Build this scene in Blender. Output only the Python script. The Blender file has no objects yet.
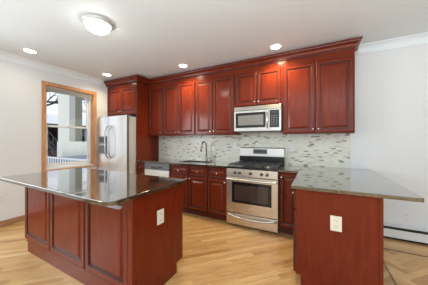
import bpy, bmesh, math, random
from mathutils import Vector, Matrix
random.seed(7)
S = bpy.context.scene
C = S.collection
PI = math.pi

# ---------------------------------------------------------------- camera
cam_d = bpy.data.cameras.new('camera')
cam = bpy.data.objects.new('camera', cam_d); C.objects.link(cam)
cam.location = (0.0, -3.443, 1.304)
cam.rotation_euler = (math.radians(90), 0, math.radians(27.665))
cam_d.sensor_width = 36.0
cam_d.lens = 195.807 / 428 * 36
cam_d.shift_y = -(142.5 - 140.379) / 428
cam_d.clip_start = 0.05
S.camera = cam

# ---------------------------------------------------------------- world, light, exposure
w = bpy.data.worlds.new('world'); S.world = w; w.use_nodes = True
bg = w.node_tree.nodes['Background']
bg.inputs[0].default_value = (0.86, 0.92, 1.0, 1)
bg.inputs[1].default_value = 0.68

def area(name, loc, rot, sx, sy, power, col=(1, 1, 1)):
    l = bpy.data.lights.new(name, 'AREA'); l.shape = 'RECTANGLE'; l.size = sx; l.size_y = sy
    l.energy = power; l.color = col
    o = bpy.data.objects.new(name, l); C.objects.link(o); o.location = loc; o.rotation_euler = rot
    return o
# daylight area lights at the inferred second left window and an added rear window
area('daylight_left_window', (-4.30, -3.95, 1.55), (0, math.radians(-72), 0), 1.5, 1.9, 48, (0.85, 0.955, 1))
area('rear_daylight_fill', (-0.6, -6.84, 1.5), (math.radians(90), 0, 0), 3.6, 1.7, 8, (0.95, 0.975, 1))
# added unseen area light aimed at the ceiling, standing in for a bounced flash
area('ceiling_bounce_fill', (0.8, -5.15, 1.0), (math.radians(180), 0, 0), 4.2, 3.0, 165, (0.85, 0.95, 1))
S.view_settings.view_transform = 'Standard'
S.view_settings.look = 'None'
S.view_settings.gamma = 1
S.view_settings.exposure = 0.84
S.view_settings.use_curve_mapping = False

# ---------------------------------------------------------------- materials
def mat(name, col, rough=0.5, metal=0.0, spec=0.5, coat=0.0, ior=1.5, emit=None, es=0.0):
    m = bpy.data.materials.new(name); m.use_nodes = True
    b = m.node_tree.nodes['Principled BSDF']
    b.inputs['Base Color'].default_value = (*col, 1)
    b.inputs['Roughness'].default_value = rough
    b.inputs['Metallic'].default_value = metal
    b.inputs['IOR'].default_value = ior
    b.inputs['Specular IOR Level'].default_value = spec
    b.inputs['Coat Weight'].default_value = coat
    b.inputs['Coat Roughness'].default_value = 0.12
    if emit:
        b.inputs['Emission Color'].default_value = (*emit, 1)
        b.inputs['Emission Strength'].default_value = es
    return m
def nt(m): return m.node_tree.nodes, m.node_tree.links, m.node_tree.nodes['Principled BSDF']
def pos(N, L, scale=(1, 1, 1), rot=(0, 0, 0)):
    g = N.new('ShaderNodeNewGeometry'); mp = N.new('ShaderNodeMapping')
    mp.inputs['Scale'].default_value = scale; mp.inputs['Rotation'].default_value = rot
    L.new(g.outputs['Position'], mp.inputs['Vector']); return mp.outputs['Vector']
def ramp(N, L, fac, stops, interp='LINEAR'):
    r = N.new('ShaderNodeValToRGB'); r.color_ramp.interpolation = interp
    e = r.color_ramp.elements
    while len(e) < len(stops): e.new(0.5)
    for k, (p, c) in enumerate(stops): e[k].position = p; e[k].color = (*c, 1)
    L.new(fac, r.inputs[0]); return r.outputs[0]
def M_(N, L, op, a, b=None):
    n = N.new('ShaderNodeMath'); n.operation = op
    for k, v in enumerate((a, b)):
        if v is None: continue
        if isinstance(v, (int, float)): n.inputs[k].default_value = v
        else: L.new(v, n.inputs[k])
    return n.outputs[0]

def paint(name, col, rough=0.6, sc=60, bump=0.02):
    m = mat(name, col, rough); N, L, b = nt(m)
    n = N.new('ShaderNodeTexNoise'); n.inputs['Scale'].default_value = sc
    L.new(pos(N, L), n.inputs['Vector'])
    bp = N.new('ShaderNodeBump'); bp.inputs['Strength'].default_value = bump; bp.inputs['Distance'].default_value = 0.005
    L.new(n.outputs[0], bp.inputs['Height']); L.new(bp.outputs[0], b.inputs['Normal'])
    return m
WALL = paint('wall_paint', (0.70, 0.71, 0.72), 0.55)
CEIL = paint('ceiling_paint', (0.73, 0.775, 0.81), 0.6)
TRIMW = paint('white_trim_paint', (0.72, 0.72, 0.71), 0.35)

def wood(name, stops, scale, rough, coat, spec=0.5):
    m = mat(name, (1, 1, 1), rough, coat=coat, spec=spec); N, L, b = nt(m)
    n = N.new('ShaderNodeTexNoise'); n.inputs['Scale'].default_value = 6; n.inputs['Detail'].default_value = 5
    n.inputs['Distortion'].default_value = 0.4
    L.new(pos(N, L, scale), n.inputs['Vector'])
    L.new(ramp(N, L, n.outputs[0], stops), b.inputs['Base Color']); return m
CHERRY = wood('cherry_wood', [(0.25, (0.120, 0.0135, 0.0040)), (0.5, (0.145, 0.0185, 0.0055)), (0.8, (0.180, 0.0275, 0.0080))], (5, 5, 0.7), 0.38, 0.75, 0.03)
b = CHERRY.node_tree.nodes['Principled BSDF']; b.inputs['Coat IOR'].default_value = 1.36; b.inputs['Coat Roughness'].default_value = 0.14
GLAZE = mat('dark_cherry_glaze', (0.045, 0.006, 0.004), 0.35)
TOEK = mat('cherry_toe_kick', (0.10, 0.012, 0.007), 0.4)
OAK = wood('oak_casing', [(0.3, (0.42, 0.20, 0.08)), (0.7, (0.60, 0.32, 0.15))], (6, 6, 0.8), 0.4, 0.2)
OAKB = wood('oak_baseboard', [(0.3, (0.26, 0.13, 0.06)), (0.7, (0.40, 0.22, 0.11))], (6, 0.8, 6), 0.4, 0.2)

# oak strip floor laid on the diagonal
FLOOR = mat('oak_strip_floor', (1, 1, 1), 0.33, coat=0.12)
N, L, b = nt(FLOOR)
v = pos(N, L, rot=(0, 0, math.radians(-45)))
sp = N.new('ShaderNodeSeparateXYZ'); L.new(v, sp.inputs[0])
t_ = M_(N, L, 'DIVIDE', sp.outputs[1], 0.057); row = M_(N, L, 'FLOOR', t_)
wn = N.new('ShaderNodeTexWhiteNoise'); wn.noise_dimensions = '1D'; L.new(row, wn.inputs['W'])
s_ = M_(N, L, 'DIVIDE', M_(N, L, 'ADD', sp.outputs[0], M_(N, L, 'MULTIPLY', wn.outputs[0], 9.0)), 0.85)
colid = M_(N, L, 'FLOOR', s_)
cb = N.new('ShaderNodeCombineXYZ'); L.new(row, cb.inputs[0]); L.new(colid, cb.inputs[1])
wn2 = N.new('ShaderNodeTexWhiteNoise'); wn2.noise_dimensions = '2D'; L.new(cb.outputs[0], wn2.inputs['Vector'])
FLS = [(0.0, (0.37, 0.18, 0.06)), (0.25, (0.48, 0.27, 0.105)), (0.7, (0.55, 0.33, 0.14)), (1.0, (0.63, 0.41, 0.19))]
base = ramp(N, L, wn2.outputs[0], FLS)
mp = N.new('ShaderNodeMapping'); mp.inputs['Scale'].default_value = (1.4, 22, 1); L.new(v, mp.inputs[0])
gr = N.new('ShaderNodeTexNoise'); gr.inputs['Scale'].default_value = 3; gr.inputs['Detail'].default_value = 6; gr.inputs['Distortion'].default_value = 0.6
L.new(mp.outputs[0], gr.inputs['Vector'])
gcol = ramp(N, L, gr.outputs[0], [(0.3, (0.62, 0.56, 0.48)), (0.5, (0.96, 0.95, 0.93)), (0.75, (1.05, 1.05, 1.05))])
mx = N.new('ShaderNodeMix'); mx.data_type = 'RGBA'; mx.blend_type = 'MULTIPLY'; mx.inputs[0].default_value = 0.85
L.new(base, mx.inputs[6]); L.new(gcol, mx.inputs[7]); L.new(mx.outputs[2], b.inputs['Base Color'])

# herringbone boards: one tone per board, grain along each board
HERR = mat('oak_herringbone', (1, 1, 1), 0.33, coat=0.12)
N, L, b = nt(HERR)
g = N.new('ShaderNodeNewGeometry')
base = ramp(N, L, g.outputs['Random Per Island'], [(0.0, (0.52, 0.27, 0.09)), (0.4, (0.70, 0.40, 0.155)), (1.0, (0.80, 0.51, 0.22))])
uv = N.new('ShaderNodeUVMap'); mp = N.new('ShaderNodeMapping'); mp.inputs['Scale'].default_value = (4, 50, 1)
L.new(uv.outputs[0], mp.inputs[0])
gr = N.new('ShaderNodeTexNoise'); gr.inputs['Scale'].default_value = 2; gr.inputs['Detail'].default_value = 4; L.new(mp.outputs[0], gr.inputs['Vector'])
gcol = ramp(N, L, gr.outputs[0], [(0.3, (0.72, 0.67, 0.6)), (0.6, (1, 1, 1))])
mx = N.new('ShaderNodeMix'); mx.data_type = 'RGBA'; mx.blend_type = 'MULTIPLY'; mx.inputs[0].default_value = 0.8
L.new(base, mx.inputs[6]); L.new(gcol, mx.inputs[7]); L.new(mx.outputs[2], b.inputs['Base Color'])
INLAY = mat('walnut_inlay', (0.10, 0.05, 0.025), 0.4)

# polished brown granite
GRAN = mat('brown_granite', (1, 1, 1), 0.12, spec=0.5, ior=1.5, coat=1.0)
GRAN.node_tree.nodes['Principled BSDF'].inputs['Coat IOR'].default_value = 2.0
GRAN.node_tree.nodes['Principled BSDF'].inputs['Coat Roughness'].default_value = 0.03
N, L, b = nt(GRAN)
v1 = N.new('ShaderNodeTexVoronoi'); v1.inputs['Scale'].default_value = 110; L.new(pos(N, L), v1.inputs['Vector'])
n1 = N.new('ShaderNodeTexNoise'); n1.inputs['Scale'].default_value = 45; n1.inputs['Detail'].default_value = 6; L.new(pos(N, L), n1.inputs['Vector'])
c1 = ramp(N, L, n1.outputs[0], [(0.34, (0.018, 0.013, 0.008)), (0.5, (0.050, 0.037, 0.022)), (0.64, (0.105, 0.082, 0.05)), (0.8, (0.19, 0.16, 0.11))])
c2 = ramp(N, L, v1.outputs['Color'], [(0.2, (0.5, 0.5, 0.5)), (0.9, (1.3, 1.25, 1.15))])
mx = N.new('ShaderNodeMix'); mx.data_type = 'RGBA'; mx.blend_type = 'MULTIPLY'; mx.inputs[0].default_value = 1
L.new(c1, mx.inputs[6]); L.new(c2, mx.inputs[7]); L.new(mx.outputs[2], b.inputs['Base Color'])

# mosaic backsplash: thin staggered strips, a few of them dark
TILE = mat('mosaic_tile', (1, 1, 1), 0.22, spec=0.5)
N, L, b = nt(TILE)
sp = N.new('ShaderNodeSeparateXYZ'); L.new(pos(N, L), sp.inputs[0])
rz = M_(N, L, 'DIVIDE', sp.outputs[2], 0.0165); row = M_(N, L, 'FLOOR', rz)
wn = N.new('ShaderNodeTexWhiteNoise'); wn.noise_dimensions = '1D'; L.new(row, wn.inputs['W'])
ux = M_(N, L, 'ADD', M_(N, L, 'DIVIDE', sp.outputs[0], 0.062), M_(N, L, 'MULTIPLY', wn.outputs[0], 7.0))
col = M_(N, L, 'FLOOR', ux)
cb = N.new('ShaderNodeCombineXYZ'); L.new(row, cb.inputs[0]); L.new(col, cb.inputs[1])
wn2 = N.new('ShaderNodeTexWhiteNoise'); wn2.noise_dimensions = '2D'; L.new(cb.outputs[0], wn2.inputs['Vector'])
tc = ramp(N, L, wn2.outputs[0], [(0.0, (0.20, 0.165, 0.13)), (0.055, (0.44, 0.41, 0.36)), (0.075, (0.62, 0.60, 0.51)), (0.5, (0.66, 0.64, 0.55)), (0.8, (0.71, 0.69, 0.61))], 'CONSTANT')
fz = M_(N, L, 'FRACT', rz); fx = M_(N, L, 'FRACT', ux)
gm = M_(N, L, 'MAXIMUM', M_(N, L, 'LESS_THAN', fz, 0.10), M_(N, L, 'LESS_THAN', fx, 0.03))
mx = N.new('ShaderNodeMix'); mx.data_type = 'RGBA'
L.new(gm, mx.inputs[0]); L.new(tc, mx.inputs[6]); mx.inputs[7].default_value = (0.62, 0.60, 0.52, 1)
L.new(mx.outputs[2], b.inputs['Base Color'])
bp = N.new('ShaderNodeBump'); bp.inputs['Strength'].default_value = 0.3; bp.inputs['Distance'].default_value = 0.001; bp.invert = True
L.new(gm, bp.inputs['Height']); L.new(bp.outputs[0], b.inputs['Normal'])

def steel(name, col, rough, axis=2):
    m = mat(name, col, rough, metal=1.0); N, L, b = nt(m)
    sc = [2, 2, 2]; sc = [260 if k != axis else 3 for k in range(3)]
    n = N.new('ShaderNodeTexNoise'); n.inputs['Scale'].default_value = 1; L.new(pos(N, L, sc), n.inputs['Vector'])
    r = N.new('ShaderNodeMapRange'); r.inputs[3].default_value = rough - 0.05; r.inputs[4].default_value = rough + 0.08
    L.new(n.outputs[0], r.inputs[0]); L.new(r.outputs[0], b.inputs['Roughness']); return m
STEEL = steel('brushed_steel', (0.56, 0.55, 0.525), 0.34, 0)
STEELF = steel('fridge_steel', (0.88, 0.88, 0.87), 0.32, 0)
STEELR = steel('range_steel', (0.70, 0.64, 0.55), 0.33, 0)
FHAND = mat('grey_metal_handle', (0.42, 0.42, 0.41), 0.25, metal=1)
CHROME = mat('polished_nickel', (0.80, 0.78, 0.74), 0.18, metal=1)
NICKEL = mat('satin_nickel_faucet', (0.46, 0.43, 0.40), 0.25, metal=1)
GREYP = mat('grey_appliance_paint', (0.50, 0.49, 0.46), 0.4)
BLACK = mat('black_enamel', (0.012, 0.012, 0.013), 0.2)
IRON = mat('cast_iron', (0.06, 0.06, 0.06), 0.28, metal=0.5, spec=0.9)
BGLASS = mat('black_glass', (0.010, 0.009, 0.008), 0.08)
SCREEN = mat('microwave_window_mesh', (0.20, 0.20, 0.19), 0.18)
OVENG = mat('oven_window_glass', (0.05, 0.035, 0.028), 0.05, ior=1.6)
DGREY = mat('dark_grey_plastic', (0.14, 0.145, 0.15), 0.3)
LCD = mat('display_panel', (0.03, 0.035, 0.035), 0.1)
PLATE = mat('ivory_plastic', (0.72, 0.68, 0.56), 0.35)
WPLATE = mat('white_plastic', (0.70, 0.70, 0.69), 0.35)
SLOT = mat('outlet_slot', (0.10, 0.09, 0.08), 0.5)
BUTTON = mat('panel_button', (0.13, 0.13, 0.13), 0.4)
LAMPG = mat('lit_frosted_glass', (0.9, 0.9, 0.88), 0.4, emit=(1, 0.98, 0.94), es=9)
LENS = mat('lit_lens', (0.9, 0.9, 0.9), 0.4, emit=(1, 0.97, 0.92), es=9.0)
RIMG = mat('lamp_rim_nickel', (0.5, 0.5, 0.49), 0.35, metal=0.2)
VINYL = mat('white_window_vinyl', (0.74, 0.75, 0.76), 0.35)
BLIND = mat('grey_blind', (0.46, 0.47, 0.46), 0.5)
SNOW = mat('snow', (0.85, 0.88, 0.93), 0.8)
CREAM = mat('cream_render', (0.80, 0.79, 0.70), 0.8)
CREAMSH = mat('cream_side_shade', (0.46, 0.47, 0.42), 0.8)  # side of the cream column, its shade put into the colour
OLIVE = mat('olive_wall', (0.22, 0.21, 0.15), 0.8)
BARK = mat('dark_bark', (0.05, 0.045, 0.05), 0.9)
DMET = mat('dark_iron_paint', (0.05, 0.05, 0.06), 0.6)
SIDING = paint('pale_siding', (0.70, 0.74, 0.82), 0.7)
BRICK = mat('red_brown_brick', (0.22, 0.10, 0.08), 0.8)
SLATE = mat('slate_grey_wall', (0.26, 0.29, 0.34), 0.8)
GLASSB = mat('blue_grey_glass', (0.18, 0.22, 0.27), 0.15)
# window glazing: clear, with a faint mirror
PANE = bpy.data.materials.new('clear_glass'); PANE.use_nodes = True
N, L = PANE.node_tree.nodes, PANE.node_tree.links; N.remove(N['Principled BSDF'])
tr = N.new('ShaderNodeBsdfTransparent'); gl = N.new('ShaderNodeBsdfGlossy'); gl.inputs['Roughness'].default_value = 0.02
lw = N.new('ShaderNodeFresnel'); lw.inputs[0].default_value = 1.35; ms = N.new('ShaderNodeMixShader')
L.new(lw.outputs[0], ms.inputs[0]); L.new(tr.outputs[0], ms.inputs[1]); L.new(gl.outputs[0], ms.inputs[2])
L.new(ms.outputs[0], N['Material Output'].inputs[0])

# ---------------------------------------------------------------- mesh helpers
class MB:
    def __init__(s): s.v = []; s.f = []; s.m = []
    def add(s, vs, fs, mi=0):
        o = len(s.v); s.v += [tuple(p) for p in vs]
        for f in fs: s.f.append([o + k for k in f]); s.m.append(mi)
        return s
    def box(s, x0, x1, y0, y1, z0, z1, mi=0):
        return s.add([(x0, y0, z0), (x1, y0, z0), (x1, y1, z0), (x0, y1, z0), (x0, y0, z1), (x1, y0, z1), (x1, y1, z1), (x0, y1, z1)],
                     [(0, 3, 2, 1), (4, 5, 6, 7), (0, 1, 5, 4), (1, 2, 6, 5), (2, 3, 7, 6), (3, 0, 4, 7)], mi)
    def prism(s, poly, a, b, axis=2, mi=0):
        def P(p, t):
            return {2: (p[0], p[1], t), 1: (p[0], t, p[1]), 0: (t, p[0], p[1])}[axis]
        n = len(poly); vs = [P(p, a) for p in poly] + [P(p, b) for p in poly]
        fs = [list(range(n))[::-1], [n + k for k in range(n)]] + [(k, (k + 1) % n, n + (k + 1) % n, n + k) for k in range(n)]
        return s.add(vs, fs, mi)
    def lathe(s, c, prof, axis=2, n=20, mi=0):
        vs = []; fs = []
        for (r, t) in prof:
            for k in range(n):
                a = 2 * PI * k / n; u, v_ = r * math.cos(a), r * math.sin(a)
                d = {2: (u, v_, t), 1: (u, t, v_), 0: (t, u, v_)}[axis]
                vs.append((c[0] + d[0], c[1] + d[1], c[2] + d[2]))
        for j in range(len(prof) - 1):
            for k in range(n):
                fs.append((j * n + k, j * n + (k + 1) % n, (j + 1) * n + (k + 1) % n, (j + 1) * n + k))
        fs.append(list(range(n))[::-1]); q = (len(prof) - 1) * n; fs.append([q + k for k in range(n)])
        return s.add(vs, fs, mi)
    def tube(s, pts, r, n=10, mi=0):
        pts = [Vector(p) for p in pts]; rs = r if isinstance(r, (list, tuple)) else [r] * len(pts)
        vs = []; fs = []; up = None
        for i, p in enumerate(pts):
            d = (pts[min(i + 1, len(pts) - 1)] - pts[max(i - 1, 0)]).normalized()
            if up is None:
                up = Vector((0, 0, 1)) if abs(d.z) < 0.9 else Vector((1, 0, 0))
            a = d.cross(up).normalized(); b_ = a.cross(d).normalized(); up = b_
            for k in range(n):
                t = 2 * PI * k / n; vs.append(p + (a * math.cos(t) + b_ * math.sin(t)) * rs[i])
        for j in range(len(pts) - 1):
            for k in range(n):
                fs.append((j * n + k, j * n + (k + 1) % n, (j + 1) * n + (k + 1) % n, (j + 1) * n + k))
        fs.append(list(range(n))[::-1]); q = (len(pts) - 1) * n; fs.append([q + k for k in range(n)])
        return s.add(vs, fs, mi)
    def panel(s, w_, h, t, fr, T=None):
        """raised panel front: local x 0..w, z 0..h, facing -y, back at y=0; material 1 in the grooves"""
        T = T or (lambda p: p)
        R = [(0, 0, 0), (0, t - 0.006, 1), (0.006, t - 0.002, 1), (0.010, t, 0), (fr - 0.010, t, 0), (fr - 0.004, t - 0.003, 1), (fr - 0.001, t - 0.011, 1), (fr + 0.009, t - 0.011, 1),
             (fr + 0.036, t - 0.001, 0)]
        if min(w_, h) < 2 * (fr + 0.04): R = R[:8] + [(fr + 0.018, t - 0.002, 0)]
        vs = []; fs = []; ms = []
        for (i, d, _) in R:
            vs += [T((i, -d, i)), T((w_ - i, -d, i)), T((w_ - i, -d, h - i)), T((i, -d, h - i))]
        o = len(s.v); s.v += vs
        for j in range(len(R) - 1):
            for k in range(4):
                s.f.append([o + 4 * j + k, o + 4 * j + (k + 1) % 4, o + 4 * j + 4 + (k + 1) % 4, o + 4 * j + 4 + k]); s.m.append(R[j + 1][2])
        q = o + 4 * (len(R) - 1); s.f.append([q, q + 1, q + 2, q + 3]); s.m.append(0)
        s.f.append([o + 3, o + 2, o + 1, o]); s.m.append(0)
        return s
    def build(s, name, mats, parent=None, bevel=0.0, smooth=False, **props):
        off = Vector(wloc(parent)) if parent else Vector((0, 0, 0))
        me = bpy.data.meshes.new(name)
        me.from_pydata([tuple(Vector(p) - off) for p in s.v], [], s.f)
        if not isinstance(mats, (list, tuple)): mats = [mats]
        for m in mats: me.materials.append(m)
        for p, mi in zip(me.polygons, s.m): p.material_index = mi
        bm = bmesh.new(); bm.from_mesh(me); bmesh.ops.recalc_face_normals(bm, faces=bm.faces); bm.to_mesh(me); bm.free()
        if smooth:
            for p in me.polygons: p.use_smooth = len(p.vertices) <= 4
        me.update()
        o = bpy.data.objects.new(name, me); C.objects.link(o)
        if parent: o.parent = parent
        if bevel:
            b_ = o.modifiers.new('bevel', 'BEVEL'); b_.width = bevel; b_.segments = 2; b_.limit_method = 'ANGLE'
        for k, v_ in props.items(): o[k] = v_
        return o
def wloc(o):
    v_ = Vector((0, 0, 0))
    while o: v_ += Vector(o.location); o = o.parent
    return v_
def thing(name, loc, label, category, group=None):
    o = bpy.data.objects.new(name, None); C.objects.link(o); o.location = loc; o.empty_display_size = 0.1
    if label: o['label'] = label; o['category'] = category
    if group: o['group'] = group
    return o
def struct(name, mb, m, **k): return mb.build(name, m, kind='structure', **k)
def rot_facing(x, y, z, ang):
    """place panel local coords: origin at (x,y,z), turned by ang about z"""
    c_, s_ = math.cos(ang), math.sin(ang)
    return lambda p: (x + c_ * p[0] - s_ * p[1], y + s_ * p[0] + c_ * p[1], z + p[2])

# ---------------------------------------------------------------- room shell
XL, XRW, YB, YF, ZC = -4.237, 3.3, 0.0, -6.9, 2.642
WT = 0.22
struct('floor', MB().box(XL, 0.628, YF, YB, -0.1, 0), FLOOR)
# herringbone floor beyond the peninsula
w_, Lb = 0.064, 0.384
bm = bmesh.new(); uvl = bm.loops.layers.uv.new('UVMap')
rt = Matrix.Rotation(math.radians(45), 2)
def hb(cx, cy, sx, sy, ang):
    q = [(cx, cy), (cx + sx, cy), (cx + sx, cy + sy), (cx, cy + sy)]
    P = [rt @ Vector(p) + Vector((1.9, -2.2)) for p in q]
    mxx = sum(p.x for p in P) / 4; myy = sum(p.y for p in P) / 4
    if mxx < 0.3 or mxx > 3.6 or myy > 0 or myy < -7.1: return
    vs = [bm.verts.new((p.x, p.y, 0)) for p in P]; f = bm.faces.new(vs)
    for lp, p in zip(f.loops, q):
        lp[uvl].uv = (p[0], p[1]) if sx > sy else (p[1], p[0])
for i in range(-110, 110):
    for j in range(-18, 18):
        ox, oy = i * w_ + j * Lb, i * w_ - j * Lb
        hb(ox, oy, Lb, w_, 0); hb(ox + Lb, oy + w_ - Lb, w_, Lb, 1)
for co, no in (((0.64, 0, 0), (-1, 0, 0)), ((XRW, 0, 0), (1, 0, 0)), ((0, -0.41, 0), (0, 1, 0)), ((0, YF, 0), (0, -1, 0))):
    bmesh.ops.bisect_plane(bm, geom=bm.verts[:] + bm.edges[:] + bm.faces[:], plane_co=co, plane_no=no, clear_outer=True)
for k in range(6):                                  # straight border boards along the wall
    ya, yb = -0.385 + k * 0.0642, -0.385 + (k + 1) * 0.0642; xa = 0.64
    while xa < XRW:
        xb = min(XRW, xa + random.uniform(0.5, 1.2))
        f = bm.faces.new([bm.verts.new(p) for p in ((xa, ya, 0), (xb, ya, 0), (xb, min(yb, 0), 0), (xa, min(yb, 0), 0))])
        for lp in f.loops: lp[uvl].uv = (lp.vert.co.x, lp.vert.co.y)
        xa = xb
bmesh.ops.translate(bm, verts=bm.verts, vec=(0, 0, 0.0))
me = bpy.data.meshes.new('floor'); bm.to_mesh(me); bm.free(); me.materials.append(HERR)
o = bpy.data.objects.new('floor', me); C.objects.link(o); o['kind'] = 'structure'
struct('floor', MB().box(0.628, XRW, YF, YB, -0.1, -0.002).box(0.628, 0.64, YF, YB, -0.002, 0).box(0.64, XRW, -0.41, -0.385, -0.002, 0), INLAY)
struct('ceiling', MB().box(XL - WT, XRW + 0.1, YF - 0.1, YB + 0.1, ZC, ZC + 0.1), CEIL)
struct('wall_back', MB().box(XL - WT, XRW + 0.1, YB, YB + 0.1, -0.1, ZC), WALL)
struct('wall_right', MB().box(XRW, XRW + 0.1, YF, YB, -0.1, ZC), WALL)
# left wall with window openings
WY0, WY1, WZ0, WZ1 = -1.765, -0.925, 0.80, 2.285
VY0, VY1 = -4.95, -2.95
lw_ = MB()
lw_.box(XL - WT, XL, WY1, YB, -0.1, ZC).box(XL - WT, XL, VY1, WY0, -0.1, ZC).box(XL - WT, XL, YF, VY0, -0.1, ZC)
lw_.box(XL - WT, XL, WY0, WY1, -0.1, WZ0).box(XL - WT, XL, WY0, WY1, WZ1, ZC)
lw_.box(XL - WT, XL, VY0, VY1, -0.1, WZ0).box(XL - WT, XL, VY0, VY1, WZ1, ZC)
struct('wall_left', lw_, WALL)
# wall behind the camera; its wide opening is added to let daylight in
struct('wall_front', MB().box(XL - WT, -2.5, YF - 0.1, YF, -0.1, ZC).box(1.3, XRW + 0.1, YF - 0.1, YF, -0.1, ZC)
       .box(-2.5, 1.3, YF - 0.1, YF, -0.1, 0.6).box(-2.5, 1.3, YF - 0.1, YF, 2.4, ZC), WALL)

def crown_prof(d, h):   # (out, z) polygon from the ceiling corner
    pts = [(0, ZC), (d, ZC), (d, ZC - 0.012)]
    for k in range(1, 7):
        a = k / 7 * PI / 2
        pts.append((d - (d - 0.012) * math.sin(a) ** 1.3, ZC - 0.012 - (h - 0.03) * (1 - math.cos(a) ** 1.0)))
    return pts + [(0.012, ZC - h + 0.012), (0.012, ZC - h), (0, ZC - h)]
struct('trim_1', MB().prism([(-p[0], p[1]) for p in crown_prof(0.075, 0.115)], 0.52, XRW, 0), CEIL)
struct('trim_2', MB().prism([(XL + p[0], p[1]) for p in crown_prof(0.075, 0.115)], YF, -0.74, 1), CEIL)
struct('baseboard_left', MB().box(XL, XL + 0.016, YF, -0.66, 0, 0.085).box(XL, XL + 0.03, YF, -0.66, 0, 0.02), OAKB, bevel=0.003)

# ---------------------------------------------------------------- the visible window
win = thing('window_1', (XL, -1.345, WZ0), None, None); win['kind'] = 'structure'
X1 = XL + 0.02
MB().box(XL, X1, -1.822, WY0 + 0.005, WZ0 - 0.04, 2.34).box(XL, X1, WY1 - 0.005, -0.868, WZ0 - 0.04, 2.34).box(XL, X1 + 0.003, -1.822, -0.868, WZ1 - 0.005, 2.345).build('casing', OAK, win, bevel=0.004)
MB().box(XL - 0.10, XL + 0.05, -1.80, -0.85, WZ0 - 0.045, WZ0 - 0.02).build('sill', OAK, win, bevel=0.004)
MB().box(XL - 0.09, XL, WY0, WY0 + 0.012, WZ0, WZ1).box(XL - 0.09, XL, WY1 - 0.012, WY1, WZ0, WZ1).box(XL - 0.09, XL, WY0, WY1, WZ1 - 0.012, WZ1).build('jamb', OAK, win)
fr = MB()
xa, xb = XL - 0.16, XL - 0.085
fr.box(xa, xb, WY0, WY0 + 0.035, WZ0 - 0.02, WZ1).box(xa, xb, WY1 - 0.035, WY1, WZ0 - 0.02, WZ1).box(xa, xb, WY0, WY1, WZ0 - 0.02, WZ0 + 0.03).box(xa, xb, WY0, WY1, WZ1 - 0.03, WZ1)
fr.build('window_frame', VINYL, win, bevel=0.003)
def sash(x, z0, z1, bottom):
    y0, y1 = WY0 + 0.035, WY1 - 0.035; m = MB()
    m.box(x, x + 0.03, y0, y0 + 0.035, z0, z1).box(x, x + 0.03, y1 - 0.035, y1, z0, z1)
    m.box(x, x + 0.03, y0 + 0.035, y1 - 0.035, z0, z0 + bottom).box(x, x + 0.03, y0 + 0.035, y1 - 0.035, z1 - 0.032, z1)
    s_ = m.build('sash', VINYL, win, bevel=0.002)
    MB().box(x + 0.012, x + 0.018, y0 + 0.03, y1 - 0.03, z0 + 0.02, z1 - 0.02).build('pane', PANE, s_)
sash(xb - 0.036, WZ0 + 0.03, 1.585, 0.045)
sash(xb - 0.072, 1.55, WZ1 - 0.03, 0.035)
MB().box(xb - 0.002, xb + 0.02, -1.37, -1.32, 1.575, 1.595).build('sash_lock', VINYL, win, bevel=0.002)
bl = thing('window_blind', (XL - 0.03, -1.345, WZ1 - 0.012), 'grey slatted blind pulled up to the head of the window', 'blind')
MB().box(XL - 0.065, XL - 0.02, WY0 + 0.016, WY1 - 0.016, WZ1 - 0.04, WZ1 - 0.013).build('head_rail', BLIND, bl, bevel=0.003)
sl = MB()
for k in range(7): sl.box(XL - 0.060, XL - 0.026, WY0 + 0.02, WY1 - 0.02, WZ1 - 0.05 - k * 0.008, WZ1 - 0.046 - k * 0.008)
sl.build('slats', BLIND, bl)
# the second window in the same wall, out of view but lighting the room
w2 = thing('window_2', (XL, -3.95, WZ0), None, None); w2['kind'] = 'structure'
MB().box(XL, X1, VY0 - 0.06, VY0, WZ0 - 0.05, 2.345).box(XL, X1, VY1, VY1 + 0.06, WZ0 - 0.05, 2.345).box(XL, X1, VY0, VY1, WZ1, 2.345).box(XL, X1 + 0.02, VY0, VY1, WZ0 - 0.05, WZ0).build('casing', OAK, w2)
MB().box(XL - 0.13, XL - 0.09, VY0, VY0 + 0.05, WZ0, WZ1).box(XL - 0.13, XL - 0.09, VY1 - 0.05, VY1, WZ0, WZ1).box(XL - 0.13, XL - 0.09, VY0, VY1, WZ0, WZ0 + 0.05).box(XL - 0.13, XL - 0.09, VY0, VY1, WZ1 - 0.05, WZ1).box(XL - 0.13, XL - 0.09, -3.98, -3.92, WZ0, WZ1).build('window_frame', VINYL, w2)

# ---------------------------------------------------------------- outside the window
struct('ground', MB().box(-30, -4.6, -12, 14, -1.3, -1.0), SNOW)
rl = thing('porch_railing', (-6.3, -0.45, -1.0), 'white railing with close balusters just outside the window', 'railing')
MB().box(-8.1, -4.65, -0.48, -0.42, 0.76, 0.80).build('top_rail', VINYL, rl)
MB().box(-8.1, -4.65, -0.47, -0.43, 0.10, 0.14).build('bottom_rail', VINYL, rl)
for k in range(25):
    x = -8.05 + k * 0.14
    MB().box(x - 0.009, x + 0.009, -0.459, -0.441, 0.14, 0.76).build('baluster', VINYL, rl)
for x in (-8.11, -4.68): MB().box(x - 0.04, x + 0.04, -0.50, -0.40, -1.0, 0.9).build('post', VINYL, rl)
nb = thing('neighbour_building', (-9.5, 1.6, -1.0), 'cream rendered building with columns seen through the window', 'building')
MB().box(-9.7, -9.3, 0.80, 2.9, -1.0, 1.25).build('parapet', CREAM, nb)
MB().box(-9.7, -9.42, 0.835, 1.125, 1.25, 4.6).build('column', CREAM, nb)
MB().box(-9.9, -9.6, 1.20, 1.45, 1.25, 4.6).build('column_side', CREAMSH, nb)  # the column's greyer side as its own box, coloured as if shaded
MB().box(-10.3, -10.1, 1.1, 2.02, 1.0, 4.6).build('wall', OLIVE, nb)
MB().box(-10.8, -9.2, 0.7, 3.2, 4.6, 4.8).build('roof', SNOW, nb)
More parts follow.
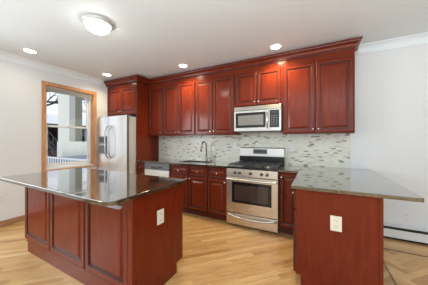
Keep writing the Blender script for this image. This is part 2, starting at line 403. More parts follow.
gw = MB().box(-8.95, -8.75, -0.9, 2.3, -1.0, 0.66).build('garden_wall', SLATE); gw['label'] = 'slate grey low wall behind the white porch railing'; gw['category'] = 'garden wall'
hs = thing('clapboard_house', (-17, 4, -1.0), 'pale snowy clapboard house beyond the stairs', 'house')
hm = MB()
for k in range(17): hm.prism([(-16.0, -1 + k * 0.2), (-16.06, -1 + k * 0.2), (-16.0, -0.8 + k * 0.2)], 1.0, 8.0, 1)
hm.box(-18, -16.0, 1.0, 8.0, -1.0, 2.4).build('wall', SIDING, hs)
MB().prism([(-18.4, 2.4), (-15.6, 2.4), (-17, 3.2)], 0.8, 8.2, 1).build('roof', SNOW, hs)
MB().box(-15.66, -15.60, 0.8, 8.2, 2.30, 2.42).build('gutter', DMET, hs)
for y in (5.35,): MB().box(-16.02, -15.9, y, y + 0.45, 1.2, 2.1).build('window', GLASSB, hs)
st = thing('outdoor_stairs', (-11.5, 1.4, -1.0), 'dark iron outdoor stairs with a sloping handrail beyond the window', 'stairs')
sm = MB()
for k in range(9): sm.box(-11.9, -11.2, 1.05 + k * 0.10, 1.18 + k * 0.10, 1.18 - k * 0.13, 1.22 - k * 0.13)
sm.build('steps', DMET, st)
for x in (-11.9, -11.2):
    MB().tube([(x, 1.0, 1.2), (x, 1.95, 0.0)], 0.05, 6).build('stringer', DMET, st)
    MB().tube([(x, 0.9, 1.75), (x, 1.1, 1.75), (x, 2.0, 0.55)], 0.026, 6).build('handrail', DMET, st)
    for k in range(5): MB().tube([(x, 1.10 + k * 0.19, 1.1 - k * 0.24), (x, 1.10 + k * 0.19, 1.75 - k * 0.25)], 0.02, 6).build('baluster', DMET, st)
MB().box(-12.9, -12.2, 0.6, 2.6, -1.0, 0.70).build('brick_base', BRICK, st)
tr_ = thing('bare_tree', (-14.2, 1.4, -1.0), 'bare dark winter tree against the pale sky outside', 'tree')
tm = MB().tube([(-14.2, 1.4, -1.0), (-14.3, 1.45, 1.5), (-14.2, 1.55, 3.8), (-14.3, 1.6, 6.2)], [0.16, 0.14, 0.10, 0.05], 8)
random.seed(5)
def branch(p, d, l, r, n):
    pts = [p]; q = Vector(p)
    for k in range(4):
        d = (d + Vector((random.uniform(-.2, .2), random.uniform(-.2, .2), random.uniform(-.2, .25)))).normalized(); q = q + d * l / 4; pts.append(tuple(q))
    tm.tube(pts, [r, r * .9, r * .8, r * .65, r * .5], 5)
    if n > 0:
        for k in (1, 2, 3, 4): branch(pts[k], (d + Vector((random.uniform(-.3, .3), random.uniform(-.9, .9), random.uniform(-.6, .8)))).normalized(), l * .55, r * .5, n - 1)
for z, dy, dz in ((3.1, 1, .25), (3.5, 1, .1), (4.1, 1, .3), (4.7, 1, .1), (3.4, -1, .3)):
    branch((-14.2, 1.55, z), Vector((0.1, dy, dz)).normalized(), 2.2, 0.065, 2)
tm.build('trunk', BARK, tr_)

# ---------------------------------------------------------------- cabinets
def knob(parent, x, y, z, face=(0, -1, 0)):
    pr = [(0.004, 0), (0.004, 0.014), (0.011, 0.017), (0.013, 0.022), (0.010, 0.027), (0.004, 0.029)]
    m = MB()
    if face[1]: m.lathe((x, y, z), [(r, -t) for r, t in pr], 1, 12)
    else: m.lathe((x, y, z), [(r, t * face[0]) for r, t in pr], 0, 12)
    m.build('knob', CHROME, parent, smooth=True)
def front(parent, name, x0, x1, z0, z1, y, fr=0.055, kn=None, t=0.02):
    """raised panel door or drawer front facing -y with its back at y; kn = (x, z) of the knob"""
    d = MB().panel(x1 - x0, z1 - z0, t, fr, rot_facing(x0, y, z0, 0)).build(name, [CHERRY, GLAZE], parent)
    if kn: knob(d, kn[0], y - t, kn[1])
    return d
def front_left(parent, name, y0, y1, z0, z1, x, kn=None, t=0.02, fr=0.055):
    """facing -x with its back at x"""
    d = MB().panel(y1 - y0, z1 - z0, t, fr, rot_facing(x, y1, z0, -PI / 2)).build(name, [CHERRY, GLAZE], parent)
    if kn: knob(d, x - t, kn[0], kn[1], (-1, 0, 0))
    return d
def front_back(parent, name, x0, x1, z0, z1, y, fr=0.055, t=0.02):
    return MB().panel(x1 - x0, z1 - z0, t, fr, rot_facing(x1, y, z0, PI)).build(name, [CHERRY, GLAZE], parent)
G = 0.002
CT, TH = 0.900, 0.030      # counter top height and thickness
CZ = CT - TH
FB = -0.61                 # face frame of the base cabinets
def base_cab(x0, x1, label, sinkhole=False):
    t = thing('base_cabinet', ((x0 + x1) / 2, -0.3, 0), label, 'cabinet')
    x0 += 0.001; x1 -= 0.001
    m = MB()
    if sinkhole:
        m.box(x0, x1, FB, FB + 0.02, 0.10, CZ).box(x0, x0 + 0.018, FB + 0.02, -0.002, 0.10, CZ).box(x1 - 0.018, x1, FB + 0.02, -0.002, 0.10, CZ).box(x0, x1, FB, -0.002, 0.10, 0.12)
    else: m.box(x0, x1, FB, -0.002, 0.10, CZ)
    m.build('body', CHERRY, t, bevel=0.0015)
    MB().box(x0, x1, -0.545, -0.525, 0, 0.10).build('toe_kick', TOEK, t)
    return t
DT0, DT1, DB0, DB1 = 0.690, 0.850, 0.115, 0.672
c = base_cab(-3.249, -3.04, 'narrow cherry base cabinet between the tall fridge panel and the dishwasher')
front(c, 'drawer', -3.245, -3.045, DT0, DT1, FB, 0.035, (-3.145, 0.77)); front(c, 'door', -3.245, -3.045, DB0, DB1, FB, 0.045, (-3.07, 0.64))
c = base_cab(-2.40, -1.605, 'wide cherry sink base cabinet with two doors, below the faucet', True)
front(c, 'drawer', -2.385, -1.985, DT0, DT1, FB, 0.035, (-2.185, 0.77)); front(c, 'drawer', -1.975, -1.61, DT0, DT1, FB, 0.035, (-1.79, 0.77))
front(c, 'door', -2.385, -1.985, DB0, DB1, FB, 0.055, (-2.015, 0.64)); front(c, 'door', -1.975, -1.61, DB0, DB1, FB, 0.055, (-1.945, 0.64))
c = base_cab(-1.605, -1.240, 'cherry base cabinet with drawer and single door, just left of the range')
front(c, 'drawer', -1.595, -1.250, DT0, DT1, FB, 0.035, (-1.42, 0.77)); front(c, 'door', -1.595, -1.250, DB0, DB1, FB, 0.055, (-1.28, 0.64))
c = base_cab(-0.462, -0.172, 'cherry base cabinet with a full-height door, between range and peninsula')
front(c, 'door', -0.452, -0.200, DB0, DT1, FB, 0.055, (-0.425, 0.80))

# peninsula
PX0, PX1, PY0 = -0.170, 0.445, -1.530
t = thing('peninsula_cabinet', (0.14, -0.8, 0), 'cherry peninsula cabinet with plain end panel under the breakfast overhang', 'cabinet')
MB().prism([(PX0, 0.10), (PX0 + 0.045, 0.10), (PX0 + 0.045, 0), (PX1, 0), (PX1, CZ), (PX0, CZ)], PY0 + 0.018, -0.002, 1).build('body', CHERRY, t, bevel=0.0015)
MB().prism([(PX0, 0.10), (PX0 + 0.045, 0.10), (PX0 + 0.045, 0), (PX1, 0), (PX1, CZ), (PX0, CZ)], PY0, PY0 + 0.018, 1).build('end_panel', CHERRY, t, bevel=0.002)
MB().box(PX1 - 0.022, PX1 + 0.004, PY0 - 0.006, PY0 + 0.02, 0, CZ).build('corner_trim', CHERRY, t, bevel=0.003)
front_left(t, 'door', -1.525, -1.085, 0.115, 0.672, PX0, (-1.12, 0.64)); front_left(t, 'door', -1.075, -0.64, 0.115, 0.672, PX0, (-1.04, 0.64))
front_left(t, 'drawer', -1.525, -1.085, 0.69, 0.85, PX0, (-1.30, 0.77), fr=0.035); front_left(t, 'drawer', -1.075, -0.64, 0.69, 0.85, PX0, (-0.86, 0.77), fr=0.035)

# island
IX0, IX1, IY0, IY1 = -3.075, -1.220, -2.410, -1.830
t = thing('kitchen_island', (-2.15, -2.12, 0), 'large cherry kitchen island with three raised panels on its long side', 'island')
bod = MB()
bod.box(IX0, IX1 - 0.02, IY0, IY1, 0.10, CZ).box(IX0 + 0.065, IX1 - 0.02, IY0 + 0.004, IY1 - 0.07, 0, 0.10)
bod.build('body', CHERRY, t, bevel=0.0015)
MB().prism([(IY0 - 0.02, 0), (IY1 - 0.075, 0), (IY1 - 0.075, 0.10), (IY1 + 0.02, 0.10), (IY1 + 0.02, CZ), (IY0 - 0.02, CZ)], IX1 - 0.02, IX1, 0).build('end_panel', CHERRY, t, bevel=0.002)
MB().box(IX1 - 0.045, IX1 + 0.006, IY0 - 0.026, IY0 + 0.006, 0.0, CZ).box(IX1 - 0.01, IX1 + 0.006, IY0 + 0.006, IY0 + 0.03, 0.0, CZ).build('corner_post', CHERRY, t, bevel=0.004)
for a, b_ in ((-3.07, -2.478), (-2.470, -1.848), (-1.840, -1.270)):
    front(t, 'side_panel', a, b_, 0.145, 0.855, IY0, 0.06)
MB().box(IX0 + 0.065, IX1 - 0.046, IY0 - 0.010, IY0 + 0.003, 0, 0.140).build('base_skirt', CHERRY, t, bevel=0.002)
for k in range(4):
    a = IX0 + 0.005 + k * 0.458; front_back(t, 'door', a, a + 0.45, 0.115, 0.672, IY1); front_back(t, 'drawer', a, a + 0.45, 0.69, 0.85, IY1, 0.035)

# counters
def rrect(x0, x1, y0, y1, rs, n=6):
    P = []
    for (cx, cy, r, a0) in ((x0, y0, rs[0], PI), (x1, y0, rs[1], 1.5 * PI), (x1, y1, rs[2], 0), (x0, y1, rs[3], 0.5 * PI)):
        ux = 1 if cx == x0 else -1; uy = 1 if cy == y0 else -1
        for k in range(n + 1):
            a = a0 + PI / 2 * k / n; P.append((cx + ux * r + r * math.cos(a), cy + uy * r + r * math.sin(a)))
    return P
o = MB().prism(rrect(-3.115, -1.19, -2.645, -1.78, (0.05, 0.07, 0.02, 0.03)), CZ, CT).build('countertop', GRAN, bevel=0.002)
o['label'] = 'dark polished granite countertop of the island, mirroring the fridge and window'; o['category'] = 'countertop'
SX0, SX1, SY0, SY1 = -2.30, -1.70, -0.545, -0.165
o = MB().box(-3.249, SX0, -0.65, -0.009, CZ, CT).box(SX1, -1.240, -0.65, -0.009, CZ, CT).box(SX0, SX1, -0.65, SY0, CZ, CT).box(SX0, SX1, SY1, -0.009, CZ, CT).build('countertop', GRAN)
o['label'] = 'granite countertop along the wall holding the sink'; o['category'] = 'countertop'
o = MB().prism([(-0.465, -0.009), (-0.465, -0.65), (-0.205, -0.65), (-0.205, -1.56), (0.655, -1.56), (0.667, -1.548), (0.667, -0.009)], CZ, CT).build('countertop', GRAN, bevel=0.002)
o['label'] = 'granite countertop of the peninsula with deep breakfast overhang, reflecting the pale wall'; o['category'] = 'countertop'

# backsplash
o = struct('wall_back_tiles', MB().box(-3.249, 0.43, -0.008, -0.0005, CZ - 0.02, 1.47), TILE)

# sink and faucet
s_ = thing('kitchen_sink', (-2.0, -0.355, 0.69), 'stainless undermount sink set into the wall countertop', 'sink')
q = MB(); z0 = 0.69; a = 0.0
q.box(SX0 - 0.01, SX0, SY0 - 0.01, SY1 + 0.01, z0, CZ).box(SX1, SX1 + 0.01, SY0 - 0.01, SY1 + 0.01, z0, CZ).box(SX0, SX1, SY0 - 0.01, SY0, z0, CZ).box(SX0, SX1, SY1, SY1 + 0.01, z0, CZ).box(SX0, SX1, SY0, SY1, z0, z0 + 0.01)
q.build('basin', STEEL, s_)
MB().lathe((-2.0, -0.355, z0 + 0.01), [(0.045, 0), (0.045, 0.003), (0.02, 0.002)], 2, 16).build('drain', CHROME, s_)
fx, fy = -1.92, -0.10
f = thing('kitchen_faucet', (fx, fy, CT), 'tall gooseneck kitchen faucet in dark nickel behind the sink', 'faucet')
MB().lathe((fx, fy, CT), [(0.028, 0), (0.028, 0.008), (0.021, 0.012), (0.019, 0.075), (0.013, 0.085)], 2, 16).build('base', NICKEL, f, smooth=True)
pts = [(fx, fy, CT + 0.08), (fx, fy, CT + 0.28)]
for k in range(1, 10):
    a = PI * k / 10; pts.append((fx - 0.01 * k / 10, fy - 0.085 + 0.085 * math.cos(a), CT + 0.28 + 0.095 * math.sin(a)))
pts.append((fx - 0.012, fy - 0.17, CT + 0.27))
MB().tube(pts, 0.0140, 10).build('spout', NICKEL, f, smooth=True)
MB().tube([(fx - 0.012, fy - 0.17, CT + 0.275), (fx - 0.014, fy - 0.172, CT + 0.25), (fx - 0.014, fy - 0.173, CT + 0.19)], [0.014, 0.017, 0.02], 12).build('spray_head', NICKEL, f, smooth=True)
MB().tube([(fx + 0.015, fy, CT + 0.045), (fx + 0.045, fy - 0.005, CT + 0.05), (fx + 0.105, fy - 0.01, CT + 0.075)], [0.012, 0.009, 0.007], 10).build('lever', NICKEL, f, smooth=True)

# ---------------------------------------------------------------- wall cabinets
FU = -0.31; UB, UT = 1.40, 2.415
def wall_cab(x0, x1, z0, label, doors):
    t = thing('wall_cabinet', ((x0 + x1) / 2, -0.15, z0), label, 'cabinet')
    MB().box(x0 + 0.0008, x1 - 0.0008, FU, -0.002, z0, 2.511).build('body', CHERRY, t, bevel=0.0015)
    for (a, b_, kx) in doors: front(t, 'door', a, b_, z0 + 0.015, UT, FU, 0.055, (kx, z0 + 0.065))
    return t
wall_cab(-3.249, -2.842, UB, 'single-door cherry wall cabinet beside the tall fridge panel', [(-3.235, -2.852, -2.885)])
wall_cab(-2.842, -2.040, UB, 'two-door cherry wall cabinet second from the tall fridge panel', [(-2.832, -2.446, -2.475), (-2.437, -2.052, -2.408)])
wall_cab(-2.040, -1.240, UB, 'two-door cherry wall cabinet above the faucet, next to the microwave', [(-2.028, -1.670, -1.70), (-1.660, -1.252, -1.632)])
wall_cab(-1.240, -0.462, 1.862, 'short two-door cherry wall cabinet above the microwave', [(-1.218, -0.862, -0.89), (-0.852, -0.484, -0.824)])
wall_cab(-0.462, 0.445, UB, 'wide two-door cherry wall cabinet at the open end, above the peninsula', [(-0.445, -0.018, -0.048), (-0.008, 0.432, 0.022)])

# fridge surround
t = thing('fridge_cabinet', (-3.75, -0.3, 1.85), 'two-door cherry cabinet above the fridge', 'cabinet')
MB().box(XL + 0.001, -3.272, FB, -0.002, 1.855, 2.511).build('body', CHERRY, t, bevel=0.0015)
front(t, 'door', -4.215, -3.752, 1.87, UT, FB, 0.055, (-3.785, 1.925)); front(t, 'door', -3.742, -3.285, 1.87, UT, FB, 0.055, (-3.71, 1.925))
o = MB().box(-3.271, -3.2500, -0.6295, -0.002, 0, 2.511).build('tall_panel', CHERRY, bevel=0.002)
o['label'] = 'tall cherry side panel standing between fridge and wall cabinets'; o['category'] = 'cabinet panel'

# cherry crown running over all the cabinets, one continuous moulding
CTOP = 2.618
def cprof():
    P = [(0.0, 2.512), (0.008, 2.512), (0.009, 2.520), (0.013, 2.526), (0.013, 2.534)]
    for k in range(1, 8):
        a = k / 8 * PI / 2; P.append((0.013 + 0.041 * (1 - math.cos(a)), 2.534 + 0.052 * math.sin(a)))
    P += [(0.058, 2.589), (0.062, 2.600), (0.070, 2.606), (0.070, CTOP)]
    return P
prof = cprof()
path = [(XL + 0.0, FB, 0), (-3.2495, FB, 0), (-3.2495, FU, 0), (0.445, FU, 0), (0.445, 0.0, 0)]
# outward normals of each run; mitred corners
def offs(d):
    return [(XL + 0.001, -0.63 - d), (-3.2495 + d, -0.63 - d), (-3.2495 + d, -0.31 - d), (0.445 + d, -0.31 - d), (0.445 + d, -0.001)]
cm = MB(); vs = []; fs = []
ins = [(XL + 0.001, -0.612), (-3.262, -0.612), (-3.262, -0.28), (0.42, -0.28), (0.42, -0.001)]
rings = [[(x, y, z) for (x, y) in offs(d)] for (d, z) in prof] 
rings.append([(x, y, CTOP) for x, y in offs(0.02)]); rings.append([(x, y, ZC - 0.002) for x, y in offs(0.02)]); rings.append([(x, y, ZC - 0.002) for x, y in ins]); rings.append([(x, y, 2.562) for x, y in ins]); rings.append([(x, y, 2.562) for x, y in offs(-0.0005)]); rings.append([(x, y, 2.512) for x, y in offs(-0.0005)])
for r in rings: vs += r
nr = len(rings)
for j in range(nr):
    jn = (j + 1) % nr
    for k in range(4): fs.append((j * 5 + k, j * 5 + k + 1, jn * 5 + k + 1, jn * 5 + k))
fs.append([j * 5 for j in range(nr)]); fs.append([j * 5 + 4 for j in range(nr)])
cm.add(vs, fs)
cm.m = [0] * len(cm.f)
# the dark glazed bead lines
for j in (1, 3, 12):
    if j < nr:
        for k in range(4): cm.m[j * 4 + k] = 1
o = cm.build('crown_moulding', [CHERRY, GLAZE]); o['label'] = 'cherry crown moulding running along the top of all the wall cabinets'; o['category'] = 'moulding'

# ---------------------------------------------------------------- fridge
FX0, FX1, FY, FT = -4.195, -3.285, -0.865, 1.800
FM = -3.800
t = thing('refrigerator', (-3.74, -0.45, 0), 'tall stainless side-by-side refrigerator with ice dispenser, in the corner', 'refrigerator')
MB().box(FX0 + 0.005, FX1 - 0.005, -0.785, -0.04, 0.03, FT - 0.015).build('body', GREYP, t, bevel=0.006)
MB().box(FX0 + 0.03, FX1 - 0.03, -0.80, -0.70, 0.0, 0.055).build('base_grille', DGREY, t)
def fdoor(a, b_):
    m = MB(); n = 8; P = [(a, FY + 0.075)]
    for k in range(n + 1):
        u = k / n; P.append((a + (b_ - a) * u, FY + 0.012 - 0.012 * math.sin(PI * u)))
    P.append((b_, FY + 0.075))
    
    P[0] = (a, FY + 0.022); P[-1] = (b_, FY + 0.022); m.prism(P, 0.06, FT)
    m.box(a + 0.002, b_ - 0.002, FY + 0.0225, FY + 0.075, 0.062, FT - 0.002, 1)
    return m.build('door', [STEELF, DGREY], t, bevel=0.004)
dl = fdoor(FX0, FM - 0.003); dr = fdoor(FM + 0.003, FX1)
MB().box(FX0 + 0.01, FX1 - 0.01, -0.790, -0.782, 0.06, FT - 0.01).build('door_gasket', DGREY, t)
for d, x, s in ((dl, FM - 0.03, -1), (dr, FM + 0.075, 1)):
    pts = []
    for k in range(17):
        u = k / 16; e = min(1, 6 * u, 6 * (1 - u)); e = math.sin(e * PI / 2)
        pts.append((x + s * 0.022 * math.sin(PI * u), FY - 0.002 - 0.058 * e, 1.60 - u * 0.66))
    MB().tube(pts, 0.012, 10).build('handle', FHAND, d, smooth=True)
dp = MB().box(FX0 + 0.055, FM - 0.075, FY - 0.004, FY + 0.006, 1.01, 1.39).build('dispenser', DGREY, dl, bevel=0.006)
MB().box(FX0 + 0.07, FM - 0.09, FY - 0.007, FY - 0.003, 1.26, 1.37).build('control_panel', LCD, dp)
MB().box(FX0 + 0.065, FM - 0.085, FY - 0.012, FY - 0.003, 1.20, 1.235).build('chute', STEEL, dp, bevel=0.003)
MB().box(FX0 + 0.07, FM - 0.09, FY - 0.016, FY - 0.003, 1.02, 1.035).build('drip_tray', STEEL, dp, bevel=0.003)
for x in (FX0 + 0.05, FX1 - 0.05): MB().box(x - 0.035, x + 0.035, -0.84, -0.72, FT - 0.01, FT + 0.012).build('hinge_cover', DGREY, t, bevel=0.004)

# ---------------------------------------------------------------- dishwasher
t = thing('dishwasher', (-2.72, -0.3, 0), 'built-in dishwasher with dark control strip and bright steel door', 'dishwasher')
MB().box(-3.035, -2.405, -0.59, -0.03, 0.10, 0.862).build('body', GREYP, t)
MB().box(-3.033, -2.407, -0.635, -0.592, 0.12, 0.735).build('door', STEELF, t, bevel=0.004)
cp = MB().box(-3.033, -2.407, -0.632, -0.592, 0.741, 0.862).build('control_panel', DGREY, t, bevel=0.004)
pts = [(-2.86, -0.634, 0.80)] + [(-2.86 + 0.28 * k / 8, -0.648, 0.80 - 0.022 * math.sin(PI * k / 8)) for k in range(1, 8)] + [(-2.58, -0.634, 0.80)]
MB().tube(pts, 0.007, 8).build('handle', BLACK, cp)
for k in range(3): MB().box(-2.56 + k * 0.045, -2.535 + k * 0.045, -0.6345, -0.630, 0.825, 0.835).build('button', BUTTON, cp)
MB().box(-3.03, -2.41, -0.55, -0.53, 0, 0.10).build('toe_kick', BLACK, t)

# ---------------------------------------------------------------- range
RX0, RX1, RY = -1.2345, -0.4695, -0.665
RC = (RX0 + RX1) / 2
t = thing('gas_range', (RC, -0.35, 0), 'stainless freestanding gas range with black cooktop and oven window', 'range')
MB().box(RX0, RX1, -0.625, -0.015, 0.03, 0.875).build('body', GREYP, t, bevel=0.003)
dr = MB().box(RX0, RX1, RY - 0.005, -0.626, 0.035, 0.205).build('drawer', STEELR, t, bevel=0.006)
pts = [(RX0 + 0.02 + (RX1 - RX0 - 0.04) * k / 20, RY - 0.012 - 0.035 * math.sin(PI * k / 20) ** 0.6, 0.180 - 0.03 * math.sin(PI * k / 20)) for k in range(21)]
MB().tube(pts, 0.014, 10).build('handle', STEEL, dr, smooth=True)
d = MB()
wx0, wx1, wz0, wz1 = RX0 + 0.085, RX1 - 0.085, 0.365, 0.680
d.box(RX0, wx0, RY - 0.005, -0.626, 0.218, 0.752).box(wx1, RX1, RY - 0.005, -0.626, 0.218, 0.752).box(wx0, wx1, RY - 0.005, -0.626, 0.218, wz0).box(wx0, wx1, RY - 0.005, -0.626, wz1, 0.752)
d = d.build('oven_door', STEELR, t, bevel=0.002)
wf = MB().box(wx0, wx1, RY - 0.006, RY + 0.012, wz0, wz1).build('window_frame', BGLASS, d, bevel=0.002)
MB().box(wx0 + 0.045, wx1 - 0.045, RY - 0.008, RY - 0.005, wz0 + 0.04, wz1 - 0.045).build('oven_window', OVENG, d)
hb_ = MB().tube([(RX0 + 0.015 + (RX1 - RX0 - 0.03) * k / 20, RY - 0.045 - 0.018 * math.sin(PI * k / 20), 0.722) for k in range(21)], 0.013, 12)
hb_.box(RX0 + 0.012, RX0 + 0.04, RY - 0.045, RY, 0.709, 0.735).box(RX1 - 0.04, RX1 - 0.012, RY - 0.045, RY, 0.709, 0.735)
hb_.build('handle', STEEL, d)
bd = MB(); bd.prism([(RC + 0.042 * math.cos(2 * PI * k / 20), 0.288 + 0.019 * math.sin(2 * PI * k / 20)) for k in range(20)], RY - 0.009, RY - 0.004, 1)
bd.build('badge', CHROME, d)
cp = MB().prism([(-0.626, 0.762), (RY - 0.004, 0.765), (RY - 0.001, 0.872), (-0.626, 0.872)], RX0, RX1, 0).build('control_panel', STEELR, t, bevel=0.003)
for x in (-1.098, -1.020, -0.855, -0.692, -0.614):
    k_ = MB().lathe((x, RY + 0.004, 0.818), [(0.023, 0.006), (0.023, -0.006), (0.019, -0.009), (0.018, -0.032), (0.012, -0.034)], 1, 18).build('knob', BLACK, cp, smooth=True)
    MB().box(x - 0.0035, x + 0.0035, RY - 0.038, RY - 0.026, 0.800, 0.836).build('pointer', DGREY, k_)
ck = MB().box(RX0 + 0.002, RX1 - 0.002, RY + 0.01, -0.095, 0.8755, 0.902)
ck.build('cooktop', BLACK, t, bevel=0.004)
for bx in (-1.07, -0.852, -0.635):
    for by in ((-0.50, -0.24) if bx != -0.852 else (-0.37,)):
        bb = MB().lathe((bx, by, 0.9025), [(0.055, 0), (0.052, 0.008), (0.036, 0.010), (0.034, 0.018), (0.01, 0.019)], 2, 20).build('burner', IRON, t, smooth=True)
        MB().lathe((bx, by, 0.9025), [(0.060, 0), (0.060, 0.004), (0.056, 0.004)], 2, 20).build('burner_ring', STEEL, bb)
for gx in (-1.095, -0.852, -0.609):
    g_ = MB(); x0, x1, y0, y1 = gx - 0.118, gx + 0.118, -0.635, -0.115; zt = 0.938
    for y in (y0, (y0 + y1) / 2, y1): g_.box(x0, x1, y - 0.006, y + 0.006, zt - 0.012, zt)
    for x in (x0, x1 - 0.012): g_.box(x, x + 0.012, y0, y1, zt - 0.012, zt)
    for cy_ in (-0.50, -0.24):
        g_.box(gx - 0.006, gx + 0.006, cy_ - 0.12, cy_ - 0.03, zt - 0.010, zt + 0.004).box(gx - 0.006, gx + 0.006, cy_ + 0.03, cy_ + 0.12, zt - 0.010, zt + 0.004)
        g_.box(x0, gx - 0.03, cy_ - 0.006, cy_ + 0.006, zt - 0.010, zt + 0.004).box(gx + 0.03, x1, cy_ - 0.006, cy_ + 0.006, zt - 0.010, zt + 0.004)
    for x in (x0 + 0.006, x1 - 0.006):
        for y in (y0 + 0.006, y1 - 0.006): g_.box(x - 0.006, x + 0.006, y - 0.006, y + 0.006, 0.902, zt - 0.01)
    g_.build('grate', IRON, t)
bgd = MB().box(RX0, RX1, -0.092, -0.012, 0.876, 1.025).build('back_riser', BLACK, t, bevel=0.004)
bg_ = MB().prism([(-0.012, 1.026), (-0.085, 1.026), (-0.085, 1.04), (-0.075, 1.165), (-0.065, 1.180), (-0.012, 1.180)], RX0, RX1, 0).build('backguard', STEEL, t, bevel=0.003)
dsp = MB().prism([(-0.0800, 1.072), (-0.0840, 1.072), (-0.0778, 1.150), (-0.0750, 1.150)], -0.985, -0.745, 0).build('display', LCD, bg_)
for k in range(5):
    for j in range(2):
        x = -0.968 + k * 0.045 + (0.0 if k < 2 else 0.022); z = 1.088 + j * 0.036; y = -0.0840 + (z - 1.072) * 0.08
        MB().box(x, x + 0.022, y - 0.001, y + 0.002, z, z + 0.010).build('button', BUTTON, dsp)
for x in (RX0 + 0.05, RX1 - 0.05):
    for y in (-0.58, -0.08): MB().lathe((x, y, 0), [(0.018, 0), (0.018, 0.034)], 2, 10).build('foot', BLACK, t)

# ---------------------------------------------------------------- microwave
MX0, MX1, MZ0, MZ1, MY = -1.222, -0.470, 1.448, 1.858, -0.375
t = thing('microwave', (RC, -0.2, MZ0), 'stainless over-the-range microwave mounted above the gas range', 'microwave')
MB().box(MX0, MX1, MY + 0.03, -0.012, MZ0, MZ1).build('body', DGREY, t, bevel=0.003)
vt = MB().prism([(MY + 0.029, 1.790), (MY - 0.014, 1.790), (MY + 0.004, MZ1 - 0.004), (MY + 0.029, MZ1 - 0.004)], MX0, MX1, 0).build('vent_panel', STEEL, t, bevel=0.003)
XS = -0.640
d = MB().box(MX0, XS, MY - 0.012, MY + 0.029, MZ0 + 0.004, 1.784).build('door', STEEL, t, bevel=0.004)
w_f = MB().box(MX0 + 0.028, XS - 0.058, MY - 0.015, MY - 0.008, MZ0 + 0.060, 1.752).build('window_frame', BGLASS, d, bevel=0.003)
MB().box(MX0 + 0.070, XS - 0.095, MY - 0.0175, MY - 0.014, MZ0 + 0.100, 1.708).build('door_window', SCREEN, d)
hm = MB().tube([(XS - 0.027, MY - 0.012, 1.768), (XS - 0.027, MY - 0.05, 1.758), (XS - 0.027, MY - 0.058, 1.63), (XS - 0.027, MY - 0.05, 1.502), (XS - 0.027, MY - 0.012, 1.492)], 0.012, 10)
hm.build('handle', CHROME, d, smooth=True)
s2 = MB().box(XS + 0.002, MX1, MY - 0.012, MY + 0.029, MZ0 + 0.004, 1.784).build('side_trim', STEEL, t, bevel=0.004)
cpn = MB().box(XS + 0.004, MX1 - 0.028, MY - 0.015, MY - 0.009, MZ0 + 0.055, 1.770).build('control_panel', BLACK, t, bevel=0.002)
MB().box(XS + 0.02, MX1 - 0.045, MY - 0.017, MY - 0.0145, 1.715, 1.755).build('display', LCD, cpn)
for r in range(6):
    for k in range(3):
        x = XS + 0.022 + k * 0.036; z = 1.675 - r * 0.028
        MB().box(x, x + 0.022, MY - 0.0165, MY - 0.0145, z, z + 0.012).build('button', BUTTON, cpn)
MB().box(MX0 + 0.03, MX1 - 0.03, MY + 0.06, -0.05, MZ0 - 0.012, MZ0).build('bottom_grille', DGREY, t)

# ---------------------------------------------------------------- outlets
def outlet(loc, face, label, m, hole=True, wdt=0.082, h=0.125, switch=False):
    x, y, z = loc; t = thing('wall_outlet' if not switch else 'light_switch', loc, label, 'outlet' if not switch else 'switch')
    T = {'-y': lambda a, d, c_: (x + a, y - d, z + c_), '+x': lambda a, d, c_: (x + d, y + a, z + c_)}[face]
    def bx(a0, a1, d0, d1, c0, c1):
        P = [T(a, d, c_) for a in (a0, a1) for d in (d0, d1) for c_ in (c0, c1)]
        xs, ys, zs = zip(*P); return MB().box(min(xs), max(xs), min(ys), max(ys), min(zs), max(zs))
    bx(-wdt / 2, wdt / 2, 0.0, 0.006, -h / 2, h / 2).build('cover_plate', m, t, bevel=0.002)
    if switch:
        bx(-0.017, 0.017, 0.006, 0.010, -0.033, 0.033).build('rocker', m, t, bevel=0.002); return t
    for s in (-1, 1):
        r = bx(-0.018, 0.018, 0.006, 0.009, s * 0.028 - 0.015, s * 0.028 + 0.015).build('receptacle', m, t, bevel=0.002)
        for a in (-0.007, 0.007):
            b0 = bx(a - 0.0015, a + 0.0015, 0.009, 0.0095, s * 0.028 - 0.005, s * 0.028 + 0.006); b0.build('slot', SLOT, r)
    return t
outlet((IX1, -2.135, 0.632), '+x', 'ivory outlet on the plain end panel of the island', PLATE)
outlet((0.142, PY0, 0.613), '-y', 'ivory outlet on the peninsula end panel', PLATE)
outlet((1.045, 0.0, 0.30), '-y', 'white outlet low on the wall above the baseboard heater', WPLATE)
outlet((XL, -2.31, 0.41), '+x', 'white outlet low on the left wall behind the island', WPLATE)
outlet((-1.36, -0.008, 1.20), '-y', 'pale outlet on the backsplash between faucet and range', WPLATE)
outlet((-0.355, -0.008, 1.19), '-y', 'pale switch on the backsplash just right of the range', WPLATE, switch=True)

# ---------------------------------------------------------------- baseboard heater
t = thing('baseboard_heater', (1.95, -0.04, 0), 'long white baseboard heater along the wall beyond the peninsula', 'heater')
MB().prism([(-0.0008, 0.0), (-0.015, 0.0), (-0.015, 0.175), (-0.072, 0.168), (-0.075, 0.174), (-0.02, 0.190), (-0.0008, 0.190)], 0.70, 3.2, 0).build('back_panel', TRIMW, t)
MB().prism([(-0.078, 0.030), (-0.072, 0.030), (-0.072, 0.135), (-0.078, 0.135)], 0.70, 3.2, 0).build('front_cover', TRIMW, t, bevel=0.002)
MB().box(0.71, 3.19, -0.070, -0.018, 0.004, 0.158).build('fins', BLACK, t)
for x in (0.70, 3.2): MB().box(x - 0.01, x + 0.01, -0.080, -0.001, 0.0, 0.190).build('end_cap', TRIMW, t, bevel=0.003)

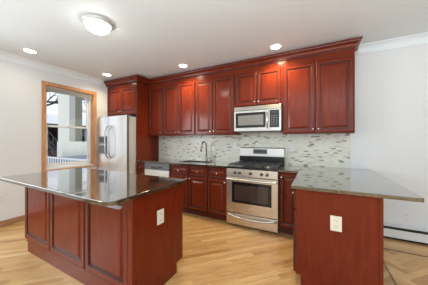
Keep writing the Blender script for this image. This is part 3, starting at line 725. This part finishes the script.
# ---------------------------------------------------------------- lights
def can(x, y, label, power=60):
    t = thing('recessed_light', (x, y, ZC), label, 'light', )
    MB().lathe((x, y, ZC), [(0.092, -0.0005), (0.090, -0.006), (0.070, -0.007), (0.068, -0.0005)], 2, 28).build('trim_ring', TRIMW, t, smooth=True)
    MB().lathe((x, y, ZC), [(0.069, -0.0075), (0.05, -0.009), (0.02, -0.0095)], 2, 28).build('lens', LENS, t)
    l = bpy.data.lights.new('lamp', 'SPOT'); l.energy = power; l.spot_size = math.radians(150); l.spot_blend = 0.8; l.shadow_soft_size = 0.06; l.color = (1, 0.80, 0.50)
    o = bpy.data.objects.new('lamp', l); C.objects.link(o); o.parent = t; o.location = (0, 0, -0.02)
can(-3.79, -2.13, 'recessed ceiling light near the left wall, in front of the window', 5)
can(-3.77, -0.93, 'recessed ceiling light above the fridge corner', 26)
can(-2.115, -0.60, 'recessed ceiling light above the sink')
can(-0.517, -0.56, 'recessed ceiling light above the right side of the range')
fx, fy = -2.195, -2.09
t = thing('flush_ceiling_light', (fx, fy, ZC), 'round frosted dome light with metal rim on the ceiling above the island', 'light')
MB().lathe((fx, fy, ZC), [(0.158, -0.0005), (0.160, -0.012), (0.153, -0.030), (0.132, -0.040), (0.126, -0.036)], 2, 40).build('rim', RIMG, t, smooth=True)
MB().lathe((fx, fy, ZC), [(0.126, -0.036)] + [(0.125 * math.cos(k / 8 * PI / 2), -0.040 - 0.080 * math.sin(k / 8 * PI / 2)) for k in range(8)] + [(0.012, -0.120)], 2, 40).build('glass_dome', LAMPG, t, smooth=True)
MB().lathe((fx, fy, ZC), [(0.010, -0.118), (0.012, -0.126), (0.006, -0.136), (0.002, -0.139)], 2, 12).build('finial', CHROME, t, smooth=True)

# ---------------------------------------------------------------- groups of repeated things
GROUPS = {'recessed_light': 'recessed lights in the ceiling', 'wall_cabinet': 'cherry wall cabinets', 'base_cabinet': 'cherry base cabinets along the back wall',
          'wall_outlet': 'electrical outlets', 'countertop': 'granite countertops'}
for o in C.objects:
    k = o.name.split('.')[0]
    if o.parent is None and k in GROUPS: o['group'] = GROUPS[k]
